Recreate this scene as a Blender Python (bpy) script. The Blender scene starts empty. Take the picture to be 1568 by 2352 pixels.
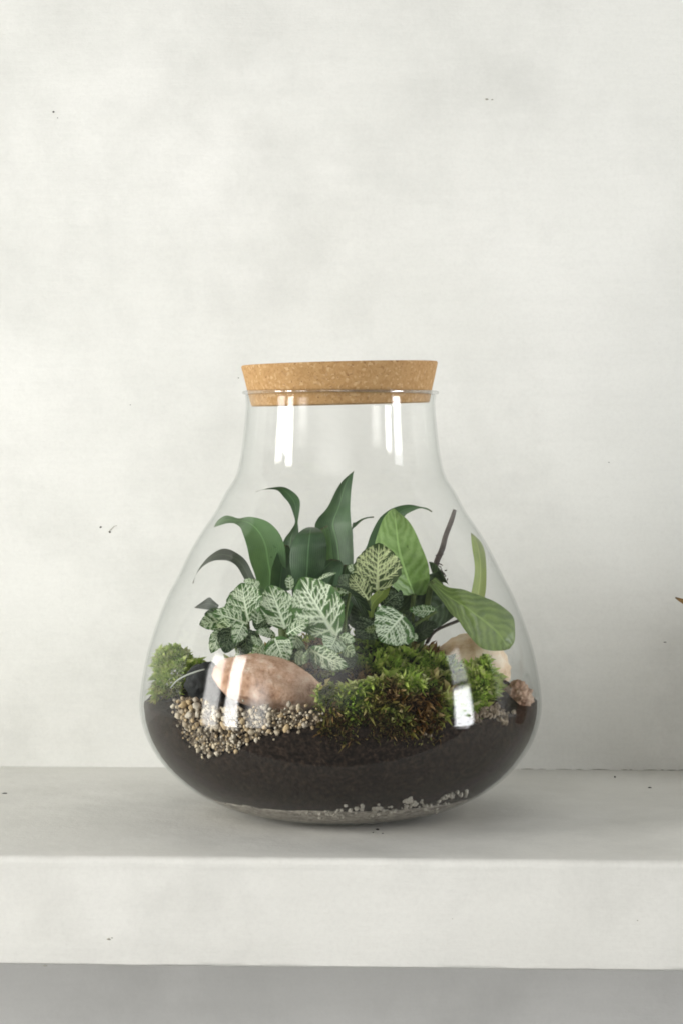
import bpy, math, random
import numpy as np
from mathutils import Vector, Matrix, noise

random.seed(7); rng = np.random.default_rng(7)
U = 0.125 / 459.0            # metres in one measuring unit; the jar's belly is 0.25 m wide
DCAM = 5000.0                # camera distance to the jar axis in units
EYE = 866.0                  # eye height above the shelf in units
YAW = math.radians(-2.3)     # the shelf and wall are not quite square to the camera
XC = -2.0
scn = bpy.context.scene
COL = scn.collection
R = math.radians

# ------------------------------------------------------------------ camera
cam_d = bpy.data.cameras.new('camera'); cam = bpy.data.objects.new('camera', cam_d); COL.objects.link(cam)
cam_d.sensor_fit = 'VERTICAL'; cam_d.sensor_height = 24.0; cam_d.sensor_width = 16.0
cam_d.lens = 24.0 * DCAM / 2352.0
cam_d.shift_y = -176.0 / 2352.0
cam_d.clip_start = 0.05; cam_d.clip_end = 50
cam.location = (0, -DCAM * U, EYE * U); cam.rotation_euler = (R(90), 0, 0)
scn.camera = cam

# ------------------------------------------------------------------ world and lamps (an indoor niche lit by two windows)
w = bpy.data.worlds.new('World'); scn.world = w; w.use_nodes = True
bg = w.node_tree.nodes['Background']; bg.inputs[0].default_value = (1.0, 0.995, 0.97, 1); bg.inputs[1].default_value = 0.20

def area(name, loc, target, sx, sy, radiance, color):
    l = bpy.data.lights.new(name, 'AREA'); l.shape = 'RECTANGLE'; l.size = sx; l.size_y = sy
    l.energy = radiance * math.pi * sx * sy; l.color = color
    o = bpy.data.objects.new(name, l); COL.objects.link(o); o.location = loc
    dvec = Vector(target) - Vector(loc)
    o.rotation_euler = dvec.to_track_quat('-Z', 'Y').to_euler()
    return o
def at_az(az, dist, z):
    a = R(az); return (math.sin(a) * dist, -math.cos(a) * dist, z)
WARM = (1.0, 0.985, 0.95)
def fade(o, ex, ey):
    """a curtained window or the added fill light: its brightness fades out towards the edges"""
    l = o.data; l.use_nodes = True; nt = l.node_tree; em = nt.nodes['Emission']
    ge = nt.nodes.new('ShaderNodeNewGeometry'); sp = nt.nodes.new('ShaderNodeSeparateXYZ'); nt.links.new(ge.outputs['Parametric'], sp.inputs[0])
    prev = None
    for ax, e in ((0, ex), (1, ey)):
        d = nt.nodes.new('ShaderNodeMath'); d.operation = 'SUBTRACT'; d.inputs[1].default_value = 0.5; nt.links.new(sp.outputs[ax], d.inputs[0])
        ab = nt.nodes.new('ShaderNodeMath'); ab.operation = 'ABSOLUTE'; nt.links.new(d.outputs[0], ab.inputs[0])
        mr = nt.nodes.new('ShaderNodeMapRange'); mr.interpolation_type = 'SMOOTHSTEP'
        for k_, v_ in ((1, 0.5 - e), (2, 0.5), (3, 1.0), (4, 0.0)): mr.inputs[k_].default_value = v_
        nt.links.new(ab.outputs[0], mr.inputs[0])
        if prev is None: prev = mr.outputs[0]
        else:
            mu = nt.nodes.new('ShaderNodeMath'); mu.operation = 'MULTIPLY'; nt.links.new(prev, mu.inputs[0]); nt.links.new(mr.outputs[0], mu.inputs[1]); prev = mu.outputs[0]
    nt.links.new(prev, em.inputs['Strength']); return o
def window(az, dist, z0, z1, width, radiance, color=(1.0, 0.985, 0.95), ex=0.2, ey=0.12):
    zc = (z0 + z1) / 2
    return fade(area('window_lamp', at_az(az, dist, zc), (0, 0, zc), width, z1 - z0, radiance, color), ex, ey)
window(-62.6, 2.3, -0.52, 1.18, 0.40, 25.0, WARM, 0.2)
window(-76.5, 2.3, -0.52, 1.0, 0.50, 15.0, WARM, 0.22)
window(-46.0, 2.35, -0.52, 0.85, 0.78, 8.0, WARM, 0.42, 0.3)          # the same window's curtained edge
window(71, 2.0, -0.42, 0.46, 0.50, 28.0, (0.97, 0.98, 1.0))
window(71, 2.0, 0.44, 0.95, 0.46, 7.0, (0.97, 0.98, 1.0))   # its shaded upper sash
# an added broad soft fill light high behind the camera, standing for no real lamp
fade(area('fill_light', (-0.35, -2.25, 1.15), (0.02, 0.18, 0.32), 2.6, 2.0, 2.9, WARM), 0.5, 0.5)

scn.view_settings.view_transform = 'Standard'; scn.view_settings.look = 'None'
scn.view_settings.exposure = -0.18; scn.view_settings.gamma = 1.0
cy = scn.cycles
cy.max_bounces = 16; cy.transparent_max_bounces = 40; cy.glossy_bounces = 6; cy.diffuse_bounces = 5; cy.transmission_bounces = 8
cy.filter_width = 1.8
cy.sample_clamp_indirect = 8.0
try:
    cy.use_denoising = True; cy.denoiser = 'OPENIMAGEDENOISE'
except Exception:
    pass

# ------------------------------------------------------------------ helpers
def P(u, v, d):
    """photo point (u, v) taken at depth d behind the jar axis -> place in the scene, metres"""
    k = (DCAM + d) / DCAM
    return np.array([(u - 784.0) * k, d, EYE - (v - 1000.0) * k]) * U

def Q(u, v, d):
    return P(u, v, d) / U

def mesh_obj(name, verts, faces, mat=None, parent=None, smooth=True, attrs=None, uv=None):
    me = bpy.data.meshes.new(name)
    me.from_pydata([tuple(map(float, p)) for p in verts], [], [tuple(map(int, f)) for f in faces])
    if smooth:
        me.polygons.foreach_set('use_smooth', [True] * len(me.polygons))
    if attrs:
        for k, a in attrs.items():
            at = me.attributes.new(k, 'FLOAT', 'POINT'); at.data.foreach_set('value', np.asarray(a, dtype=np.float32))
    if uv is not None:
        lay = me.uv_layers.new(name='UVMap')
        idx = np.empty(len(me.loops), dtype=np.int32); me.loops.foreach_get('vertex_index', idx)
        lay.data.foreach_set('uv', np.asarray(uv, dtype=np.float32)[idx].ravel())
    me.update()
    if mat: me.materials.append(mat)
    o = bpy.data.objects.new(name, me); COL.objects.link(o)
    if parent is not None: o.parent = parent
    return o

def tag(o, label=None, cat=None, group=None, kind=None):
    if label: o['label'] = label
    if cat: o['category'] = cat
    if group: o['group'] = group
    if kind: o['kind'] = kind
    return o

def empty(name, loc=(0, 0, 0)):
    o = bpy.data.objects.new(name, None); COL.objects.link(o); o.location = loc; o.empty_display_size = 0.01
    return o

def rebase(root, loc):
    """move an Empty to the base of its thing and keep its parts where they are"""
    loc = Vector([float(c) for c in loc]); root.location = loc
    for ch in root.children:
        if ch.type == 'MESH': ch.data.transform(Matrix.Translation(-loc))
        for g in ch.children: pass

def grid_faces(nr, nc, close=False):
    f = []
    for i in range(nr - 1):
        for j in range(nc if close else nc - 1):
            a = i * nc + j; b = i * nc + (j + 1) % nc
            f.append((a, b, b + nc, a + nc))
    return f

def cat_rom(pts, n):
    pts = np.asarray(pts, float); m = len(pts)
    ext = np.vstack([2 * pts[0] - pts[1], pts, 2 * pts[-1] - pts[-2]])
    out = []
    for q in np.linspace(0, m - 1, n):
        i = min(int(q), m - 2); t = q - i
        p0, p1, p2, p3 = ext[i], ext[i + 1], ext[i + 2], ext[i + 3]
        out.append(0.5 * ((2 * p1) + (-p0 + p2) * t + (2 * p0 - 5 * p1 + 4 * p2 - p3) * t * t + (-p0 + 3 * p1 - 3 * p2 + p3) * t ** 3))
    return np.array(out)

def tube_data(pts, radii, n=8, sub=None):
    pts = np.asarray(pts, float)
    if sub:
        radii = np.interp(np.linspace(0, len(pts) - 1, sub), np.arange(len(pts)), radii); pts = cat_rom(pts, sub)
    m = len(pts); V = []
    tan = np.gradient(pts, axis=0); tan /= np.linalg.norm(tan, axis=1)[:, None] + 1e-12
    ref = np.array([0.3, 1.0, 0.2])
    for i in range(m):
        a = np.cross(tan[i], ref); a /= np.linalg.norm(a) + 1e-12; b = np.cross(tan[i], a)
        for k in range(n):
            q = 2 * math.pi * k / n
            V.append(pts[i] + radii[i] * (math.cos(q) * a + math.sin(q) * b))
    F = grid_faces(m, n, True)
    F.append(tuple(range(n))[::-1]); F.append(tuple((m - 1) * n + k for k in range(n)))
    return V, F

def tube(name, pts, radii, mat, parent=None, n=8, sub=None):
    V, F = tube_data(pts, radii, n, sub)
    return mesh_obj(name, V, F, mat, parent)

# ------------------------------------------------------------------ materials
def new_mat(name):
    m = bpy.data.materials.new(name); m.use_nodes = True
    nt = m.node_tree
    for n_ in list(nt.nodes): nt.nodes.remove(n_)
    out = nt.nodes.new('ShaderNodeOutputMaterial')
    return m, nt, out
def nd(nt, t, **kw):
    n_ = nt.nodes.new(t)
    for k, v in kw.items(): setattr(n_, k, v)
    return n_
def lk(nt, a, b): nt.links.new(a, b)
def ramp(nt, fac, stops):
    r = nd(nt, 'ShaderNodeValToRGB'); e = r.color_ramp.elements
    while len(e) < len(stops): e.new(0.5)
    for el, (p, c) in zip(e, stops): el.position = p; el.color = (*c, 1)
    lk(nt, fac, r.inputs[0]); return r.outputs[0]
def tex_noise(nt, scale, detail=4, rough=0.6, vec=None):
    n_ = nd(nt, 'ShaderNodeTexNoise'); n_.inputs['Scale'].default_value = scale; n_.inputs['Detail'].default_value = detail
    n_.inputs['Roughness'].default_value = rough
    if vec is None:
        tc = nd(nt, 'ShaderNodeTexCoord'); vec = tc.outputs['Object']
    lk(nt, vec, n_.inputs['Vector']); return n_.outputs['Fac']
def mixc(nt, fac, a, b, mode='MIX'):
    n_ = nd(nt, 'ShaderNodeMix', data_type='RGBA', blend_type=mode)
    for s, i in ((fac, 0), (a, 6), (b, 7)):
        if isinstance(s, (int, float)): n_.inputs[i].default_value = s
        elif isinstance(s, tuple): n_.inputs[i].default_value = (*s, 1)
        else: lk(nt, s, n_.inputs[i])
    return n_.outputs[2]
def math_(nt, op, a, b=None):
    n_ = nd(nt, 'ShaderNodeMath', operation=op)
    for i, s in enumerate((a, b)):
        if s is None: continue
        if isinstance(s, (int, float)): n_.inputs[i].default_value = s
        else: lk(nt, s, n_.inputs[i])
    return n_.outputs[0]
def bump(nt, h, strength, dist):
    b = nd(nt, 'ShaderNodeBump'); b.inputs['Strength'].default_value = strength; b.inputs['Distance'].default_value = dist
    lk(nt, h, b.inputs['Height']); return b.outputs[0]
def principled(nt, out, color, rough=0.6, normal=None, spec=0.5):
    p = nd(nt, 'ShaderNodeBsdfPrincipled')
    if isinstance(color, tuple): p.inputs['Base Color'].default_value = (*color, 1)
    else: lk(nt, color, p.inputs['Base Color'])
    if isinstance(rough, (int, float)): p.inputs['Roughness'].default_value = rough
    else: lk(nt, rough, p.inputs['Roughness'])
    p.inputs['Specular IOR Level'].default_value = spec
    if normal is not None: lk(nt, normal, p.inputs['Normal'])
    if out is not None: lk(nt, p.outputs[0], out.inputs[0])
    return p

def mat_plaster(name, c0, c1, cloudy=0.72):
    m, nt, out = new_mat(name)
    big = tex_noise(nt, 5.0, 5, 0.55); fine = tex_noise(nt, 420.0, 3, 0.7); mid = tex_noise(nt, 28.0, 6, 0.6)
    col = ramp(nt, big, [(0.3, c0), (0.7, c1)])
    cl = tex_noise(nt, 8.0, 8, 0.66)
    cloud = nd(nt, 'ShaderNodeMapRange'); lk(nt, cl, cloud.inputs[0]); cloud.inputs[1].default_value = 0.46; cloud.inputs[2].default_value = 0.70; cloud.inputs[3].default_value = 0.0; cloud.inputs[4].default_value = cloudy
    col = mixc(nt, cloud.outputs[0], col, tuple(c * 0.86 for c in c0))
    col = mixc(nt, math_(nt, 'MULTIPLY', mid, 0.16), col, tuple(c * 0.80 for c in c0))
    col = mixc(nt, math_(nt, 'MULTIPLY', math_(nt, 'SUBTRACT', fine, 0.42), 0.30), col, (0.45, 0.44, 0.41))
    tc2 = nd(nt, 'ShaderNodeTexCoord'); mp = nd(nt, 'ShaderNodeMapping'); mp.inputs['Scale'].default_value = (5, 5, 46); mp.inputs['Rotation'].default_value = (0, 0.22, 0); lk(nt, tc2.outputs['Object'], mp.inputs[0])
    strk = tex_noise(nt, 2.2, 6, 0.7, mp.outputs[0])
    col = mixc(nt, math_(nt, 'MULTIPLY', math_(nt, 'SUBTRACT', strk, 0.45), 0.45), col, tuple(c * 0.82 for c in c0))
    h = math_(nt, 'ADD', math_(nt, 'ADD', math_(nt, 'MULTIPLY', mid, 1.0), math_(nt, 'MULTIPLY', fine, 0.15)), math_(nt, 'MULTIPLY', strk, 0.6))
    principled(nt, out, col, 0.75, bump(nt, h, 0.45, 0.0022), 0.25)
    return m
M_wall = mat_plaster('wall_plaster', (0.765, 0.77, 0.73), (0.865, 0.865, 0.83))
M_shelf = mat_plaster('shelf_plaster', (0.80, 0.795, 0.745), (0.90, 0.895, 0.85), 0.75)

def mat_flat(name, c, rough=0.7):
    m, nt, out = new_mat(name); principled(nt, out, c, rough); return m
M_dark = mat_flat('dark_dirt', (0.03, 0.027, 0.022))
M_joint = mat_flat('joint_dirt', (0.34, 0.33, 0.27))

def mat_glass(base=0.025, gain=0.50):
    m, nt, out = new_mat('clear_glass')
    lw = nd(nt, 'ShaderNodeLayerWeight'); lw.inputs[0].default_value = 0.5
    f = math_(nt, 'POWER', lw.outputs['Facing'], 5.0)
    f = math_(nt, 'ADD', math_(nt, 'MULTIPLY', f, gain), base)
    tcol = mixc(nt, math_(nt, 'POWER', lw.outputs['Facing'], 3.0), (0.998, 0.999, 0.998), (0.92, 0.935, 0.93))
    tr = nd(nt, 'ShaderNodeBsdfTransparent'); lk(nt, tcol, tr.inputs[0])
    gl = nd(nt, 'ShaderNodeBsdfGlossy'); gl.inputs['Roughness'].default_value = 0.035
    wv = tex_noise(nt, 26.0, 2, 0.5); lk(nt, bump(nt, wv, 0.09, 0.004), gl.inputs['Normal'])
    mx = nd(nt, 'ShaderNodeMixShader'); lk(nt, f, mx.inputs[0]); lk(nt, tr.outputs[0], mx.inputs[1]); lk(nt, gl.outputs[0], mx.inputs[2])
    lk(nt, mx.outputs[0], out.inputs[0]); return m
M_glass = mat_glass()

def mat_cork():
    m, nt, out = new_mat('cork')
    tc = nd(nt, 'ShaderNodeTexCoord')
    v = nd(nt, 'ShaderNodeTexVoronoi'); v.inputs['Scale'].default_value = 640; v.inputs['Randomness'].default_value = 1.0
    warp = tex_noise(nt, 120.0, 3, 0.6)
    vec = nd(nt, 'ShaderNodeMix', data_type='VECTOR'); vec.inputs[0].default_value = 0.0045
    lk(nt, tc.outputs['Object'], vec.inputs[4])
    nn = nd(nt, 'ShaderNodeTexNoise'); nn.inputs['Scale'].default_value = 180; lk(nt, tc.outputs['Object'], nn.inputs['Vector']); lk(nt, nn.outputs['Color'], vec.inputs[5])
    lk(nt, vec.outputs[1], v.inputs['Vector'])
    sep = nd(nt, 'ShaderNodeSeparateColor'); lk(nt, v.outputs['Color'], sep.inputs[0])
    col = ramp(nt, sep.outputs[0], [(0.0, (0.40, 0.235, 0.095)), (0.35, (0.46, 0.285, 0.122)), (0.80, (0.50, 0.315, 0.142)), (0.93, (0.62, 0.43, 0.23)), (1.0, (0.34, 0.19, 0.075))])
    col = mixc(nt, math_(nt, 'GREATER_THAN', tex_noise(nt, 700.0, 2, 0.6), 0.67), col, (0.17, 0.08, 0.035))
    col = mixc(nt, math_(nt, 'MULTIPLY', tex_noise(nt, 30.0, 2, 0.5), 0.35), col, (0.50, 0.27, 0.12))
    principled(nt, out, col, 0.8, bump(nt, math_(nt, 'ADD', v.outputs['Distance'], tex_noise(nt, 900, 2, 0.6)), 0.4, 0.0006), 0.2)
    return m
M_cork = mat_cork()

def mat_grain(name, stops, scale, bscale, bdist=0.001, rough=0.9, spec=0.2):
    m, nt, out = new_mat(name)
    n1 = tex_noise(nt, scale, 6, 0.7); n2 = tex_noise(nt, bscale, 4, 0.7)
    col = ramp(nt, n1, stops)
    principled(nt, out, col, rough, bump(nt, n2, 0.6, bdist), spec); return m
M_soil = mat_grain('dark_soil', [(0.36, (0.004, 0.0025, 0.0015)), (0.52, (0.020, 0.0135, 0.0095)), (0.64, (0.048, 0.032, 0.022)), (0.74, (0.10, 0.068, 0.045))], 420, 300, 0.0025)
M_drain = mat_grain('drainage_grit', [(0.32, (0.13, 0.12, 0.105)), (0.5, (0.29, 0.265, 0.23)), (0.68, (0.50, 0.46, 0.40))], 260, 420, 0.0015)
M_stone_pink = mat_grain('pink_stone', [(0.32, (0.33, 0.17, 0.095)), (0.45, (0.60, 0.37, 0.245)), (0.58, (0.76, 0.53, 0.385)), (0.70, (0.88, 0.75, 0.62))], 130, 300, 0.0022, 0.75, 0.3)
M_stone_tan = mat_grain('tan_stone', [(0.32, (0.46, 0.27, 0.13)), (0.5, (0.76, 0.59, 0.41)), (0.64, (0.86, 0.76, 0.61))], 45, 260, 0.0012, 0.75, 0.3)
M_stone_rose = mat_grain('rose_stone', [(0.30, (0.22, 0.13, 0.085)), (0.5, (0.46, 0.31, 0.22)), (0.72, (0.66, 0.52, 0.41))], 150, 300, 0.002, 0.85, 0.2)
M_stone_dark = mat_grain('dark_stone', [(0.30, (0.008, 0.010, 0.010)), (0.6, (0.022, 0.026, 0.025)), (0.8, (0.055, 0.060, 0.055))], 120, 300, 0.002, 0.6, 0.4)

def mat_pebble():
    m, nt, out = new_mat('pebble_stone')
    oi = nd(nt, 'ShaderNodeObjectInfo')
    col = ramp(nt, oi.outputs['Random'], [(0.0, (0.38, 0.28, 0.15)), (0.2, (0.68, 0.51, 0.28)), (0.4, (0.56, 0.50, 0.39)), (0.6, (0.78, 0.67, 0.47)), (0.72, (0.27, 0.21, 0.145)), (0.86, (0.62, 0.57, 0.47)), (1.0, (0.78, 0.71, 0.57))])
    col = mixc(nt, math_(nt, 'MULTIPLY', tex_noise(nt, 500, 4, 0.7), 0.5), col, (0.26, 0.22, 0.16))
    principled(nt, out, col, 0.6, bump(nt, tex_noise(nt, 600, 3, 0.7), 0.3, 0.0004), 0.4); return m
M_pebble = mat_pebble()

def mat_moss():
    m, nt, out = new_mat('moss')
    a = nd(nt, 'ShaderNodeAttribute', attribute_name='rnd'); b = nd(nt, 'ShaderNodeAttribute', attribute_name='dry')
    g = ramp(nt, a.outputs['Fac'], [(0.0, (0.045, 0.080, 0.014)), (0.25, (0.165, 0.280, 0.044)), (0.54, (0.35, 0.50, 0.085)), (0.84, (0.56, 0.66, 0.18)), (1.0, (0.42, 0.44, 0.21))])
    br = ramp(nt, a.outputs['Fac'], [(0.0, (0.035, 0.018, 0.008)), (0.5, (0.115, 0.060, 0.022)), (0.85, (0.25, 0.155, 0.055)), (1.0, (0.42, 0.30, 0.15))])
    col = mixc(nt, b.outputs['Fac'], g, br)
    p = principled(nt, None, col, 0.6, None, 0.3)
    t = nd(nt, 'ShaderNodeBsdfTranslucent'); lk(nt, col, t.inputs[0])
    mx = nd(nt, 'ShaderNodeMixShader'); mx.inputs[0].default_value = 0.3
    lk(nt, p.outputs[0], mx.inputs[1]); lk(nt, t.outputs[0], mx.inputs[2]); lk(nt, mx.outputs[0], out.inputs[0]); return m
M_moss = mat_moss()

def leaf_shader(nt, out, col, rough, transl, normal=None, spec=0.5):
    p = principled(nt, None, col, rough, normal, spec)
    t = nd(nt, 'ShaderNodeBsdfTranslucent'); c2 = mixc(nt, 1.0, col, (1.25, 1.25, 0.7), 'MULTIPLY'); lk(nt, c2, t.inputs[0])
    mx = nd(nt, 'ShaderNodeMixShader'); mx.inputs[0].default_value = transl
    lk(nt, p.outputs[0], mx.inputs[1]); lk(nt, t.outputs[0], mx.inputs[2]); lk(nt, mx.outputs[0], out.inputs[0])

def mat_leaf(name, dark, light, mottle=0.5, stripes=9.0, rough=0.42, transl=0.25, pinnate=False, mid=None):
    """leaf blade: UV u runs across, v along; veins run along the blade or feather off the midrib"""
    m, nt, out = new_mat(name)
    uv = nd(nt, 'ShaderNodeUVMap'); sx = nd(nt, 'ShaderNodeSeparateXYZ'); lk(nt, uv.outputs[0], sx.inputs[0])
    u = math_(nt, 'ABSOLUTE', math_(nt, 'SUBTRACT', math_(nt, 'MULTIPLY', sx.outputs[0], 2.0), 1.0))
    if pinnate:
        ph = math_(nt, 'SUBTRACT', math_(nt, 'MULTIPLY', sx.outputs[1], stripes), math_(nt, 'MULTIPLY', math_(nt, 'POWER', u, 1.3), 2.2))
    else:
        ph = math_(nt, 'MULTIPLY', u, stripes)
    if pinnate: ph = math_(nt, 'ADD', ph, math_(nt, 'MULTIPLY', tex_noise(nt, 60.0, 4, 0.65), 2.6))
    wv = math_(nt, 'ADD', math_(nt, 'MULTIPLY', math_(nt, 'SINE', math_(nt, 'MULTIPLY', ph, 6.2832)), 0.5), 0.5)
    n1 = tex_noise(nt, 110.0, 5, 0.65); n0 = tex_noise(nt, 28.0, 3, 0.6)
    fac = math_(nt, 'ADD', math_(nt, 'MULTIPLY', n1, mottle), math_(nt, 'MULTIPLY', wv, 0.16 if not pinnate else 0.30))
    fac = math_(nt, 'ADD', fac, math_(nt, 'MULTIPLY', math_(nt, 'SUBTRACT', n0, 0.5), 0.9))
    col = ramp(nt, fac, [(0.10, dark), (0.75, light)])
    tip = nd(nt, 'ShaderNodeMapRange'); lk(nt, math_(nt, 'ADD', sx.outputs[1], math_(nt, 'MULTIPLY', n0, 0.10)), tip.inputs[0]); tip.inputs[1].default_value = 0.95; tip.inputs[2].default_value = 1.04
    col = mixc(nt, math_(nt, 'MULTIPLY', tip.outputs[0], 0.0 if pinnate else 0.75), col, (0.11, 0.085, 0.06))
    spot = nd(nt, 'ShaderNodeMapRange'); lk(nt, tex_noise(nt, 320.0, 3, 0.6), spot.inputs[0]); spot.inputs[1].default_value = 0.66; spot.inputs[2].default_value = 0.72
    col = mixc(nt, math_(nt, 'MULTIPLY', spot.outputs[0], 0.5), col, tuple(c * 0.35 for c in dark))
    rib = math_(nt, 'LESS_THAN', u, 0.045)
    if mid is None: mid = tuple(min(1, c * 1.35) for c in light)
    col = mixc(nt, math_(nt, 'MULTIPLY', rib, 0.7), col, mid)
    h = math_(nt, 'ADD', math_(nt, 'MULTIPLY', wv, 0.7 if pinnate else 0.35), math_(nt, 'MULTIPLY', n1, 0.3))
    leaf_shader(nt, out, col, rough, transl, bump(nt, h, 0.5, 0.0008 if pinnate else 0.0004))
    return m
M_lance = mat_leaf('lance_leaf', (0.042, 0.088, 0.044), (0.105, 0.195, 0.095))
M_lance_light = mat_leaf('light_lance_leaf', (0.105, 0.205, 0.092), (0.180, 0.320, 0.145))
M_lance_grey = mat_leaf('grey_lance_leaf', (0.075, 0.090, 0.080), (0.14, 0.165, 0.145))
M_broad = mat_leaf('broad_leaf', (0.15, 0.275, 0.065), (0.34, 0.52, 0.21), 0.6, 8.0, 0.42, 0.3, True)
M_broad_dull = mat_leaf('dull_broad_leaf', (0.065, 0.125, 0.022), (0.21, 0.31, 0.085), 0.6, 8.0, 0.40, 0.28, True)
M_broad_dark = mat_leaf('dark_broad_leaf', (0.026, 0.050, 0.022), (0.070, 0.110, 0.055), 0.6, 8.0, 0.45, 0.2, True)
M_blade = mat_leaf('young_leaf', (0.20, 0.28, 0.055), (0.36, 0.43, 0.13), 0.5, 5.0, 0.45, 0.45)
M_dry = mat_leaf('dry_leaf', (0.17, 0.09, 0.03), (0.36, 0.22, 0.09), 0.6, 6.0, 0.7, 0.2)

def mat_nerve(name, tissue, tissue2, vein):
    m, nt, out = new_mat(name)
    a = nd(nt, 'ShaderNodeAttribute', attribute_name='vein')
    n1 = tex_noise(nt, 260.0, 4, 0.65)
    base = ramp(nt, n1, [(0.3, tissue), (0.7, tissue2)])
    col = mixc(nt, a.outputs['Fac'], base, vein)
    leaf_shader(nt, out, col, 0.5, 0.22, bump(nt, math_(nt, 'MULTIPLY', a.outputs['Fac'], -1.0), 0.5, 0.0006), 0.4); return m
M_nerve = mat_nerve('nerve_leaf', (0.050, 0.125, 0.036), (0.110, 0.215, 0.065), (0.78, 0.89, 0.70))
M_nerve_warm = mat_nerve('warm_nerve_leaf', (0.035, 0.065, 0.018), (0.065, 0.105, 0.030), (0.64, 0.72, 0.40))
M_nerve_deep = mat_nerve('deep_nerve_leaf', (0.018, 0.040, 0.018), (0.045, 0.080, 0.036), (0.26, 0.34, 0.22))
M_nerve_under = mat_leaf('nerve_leaf_underside', (0.16, 0.24, 0.035), (0.30, 0.38, 0.06), 0.5, 5, 0.5, 0.4)
M_stem_green = mat_grain('green_stem', [(0.3, (0.05, 0.08, 0.025)), (0.7, (0.12, 0.16, 0.05))], 200, 300, 0.0004, 0.5)
M_stem_brown = mat_grain('brown_stem', [(0.3, (0.045, 0.035, 0.030)), (0.6, (0.12, 0.10, 0.09)), (0.8, (0.22, 0.20, 0.18))], 300, 400, 0.0008, 0.8)
M_root = mat_flat('pale_root', (0.36, 0.39, 0.34), 0.5)

# ------------------------------------------------------------------ setting: wall and shelf
rotYaw = Matrix.Rotation(YAW, 4, 'Z')
WY = 660.0
def wall_box():
    x0, x1, y0, y1, z0, z1 = -5000, 5000, WY, WY + 120, -2600, 4200
    nx, nz = 60, 40; V = []; F = []
    for i in range(nz + 1):
        for j in range(nx + 1):
            V.append(((x0 + (x1 - x0) * j / nx) * U, y0 * U, (z0 + (z1 - z0) * i / nz) * U))
    F = [tuple(reversed(f)) for f in grid_faces(nz + 1, nx + 1)]
    F = grid_faces(nz + 1, nx + 1)
    b = len(V)
    for (x, z) in ((x0, z0), (x1, z0), (x1, z1), (x0, z1)): V.append((x * U, y1 * U, z * U))
    c = [0, nx, nz * (nx + 1) + nx, nz * (nx + 1)]
    F.append((b + 3, b + 2, b + 1, b))
    for k in range(4): F.append((c[k], b + k, b + (k + 1) % 4, c[(k + 1) % 4]))
    return V, F
V, F = wall_box()
wall = mesh_obj('wall', V, F, M_wall, smooth=False); wall.data.transform(rotYaw); tag(wall, kind='structure')

M_lower_shade = mat_plaster('shade_toned_plaster', (0.60, 0.598, 0.58), (0.72, 0.715, 0.695))  # greyer plaster tone: the shade under the shelf is put into the colour
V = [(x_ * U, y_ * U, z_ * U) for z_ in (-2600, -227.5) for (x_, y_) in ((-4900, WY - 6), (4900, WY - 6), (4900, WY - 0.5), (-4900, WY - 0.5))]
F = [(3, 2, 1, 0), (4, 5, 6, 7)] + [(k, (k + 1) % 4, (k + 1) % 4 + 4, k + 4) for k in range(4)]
lower = mesh_obj('lower_wall_shade', V, F, M_lower_shade, smooth=False); lower.data.transform(rotYaw); tag(lower, kind='structure')  # added thin panel over the wall that carries the painted shade

def shelf_mesh():
    prof = [(WY - 1, 0), (200, 0), (-200, 0), (-470, 0), (-530, 0.5), (-538, -0.5), (-543, -3.5), (-546, -8), (-547, -15), (-545.5, -22), (-545, -30), (-545, -120), (-545, -214), (-544, -220), (-540, -224), (-533, -226), (0, -226), (WY - 1, -226)]
    nx = 300; V = []; np_ = len(prof)
    for j in range(nx + 1):
        x = -4600 + 9200 * j / nx
        for k, (y, z) in enumerate(prof):
            wob = 0.0
            if 3 <= k <= 15:
                wob = 1.6 * noise.noise((x * 0.006, k * 0.15, 0)) + 1.0 * noise.noise((x * 0.03, k * 0.2, 4))
            dz = wob * 0.8 if (k >= 5) else 0.0
            V.append((x * U, (y + wob) * U, (z + dz) * U))
    F = []
    for j in range(nx):
        for k in range(np_):
            a = j * np_ + k; b = j * np_ + (k + 1) % np_
            F.append((a, b, b + np_, a + np_))
    F.append(tuple(range(np_))[::-1]); F.append(tuple(nx * np_ + k for k in range(np_)))
    return V, F
V, F = shelf_mesh()
shelf = mesh_obj('shelf', V, F, M_shelf, smooth=True); shelf.data.transform(rotYaw)
shelf.data.set_sharp_from_angle(angle=R(35))
tag(shelf, 'thick off-white plastered shelf with a rounded front edge running across the picture', 'shelf')

def on_wall(u, v):
    """where the line of sight through the photo point meets the wall face"""
    d = WY
    for _ in range(6):
        q = Q(u, v, d); d = (WY + q[0] * math.sin(YAW)) / math.cos(YAW)
    return Q(u, v, d)
def on_shelf(u, v):
    k = EYE / (v - 1000.0); return np.array([(u - 784.0) * k, DCAM * k - DCAM, 0.0])

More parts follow.
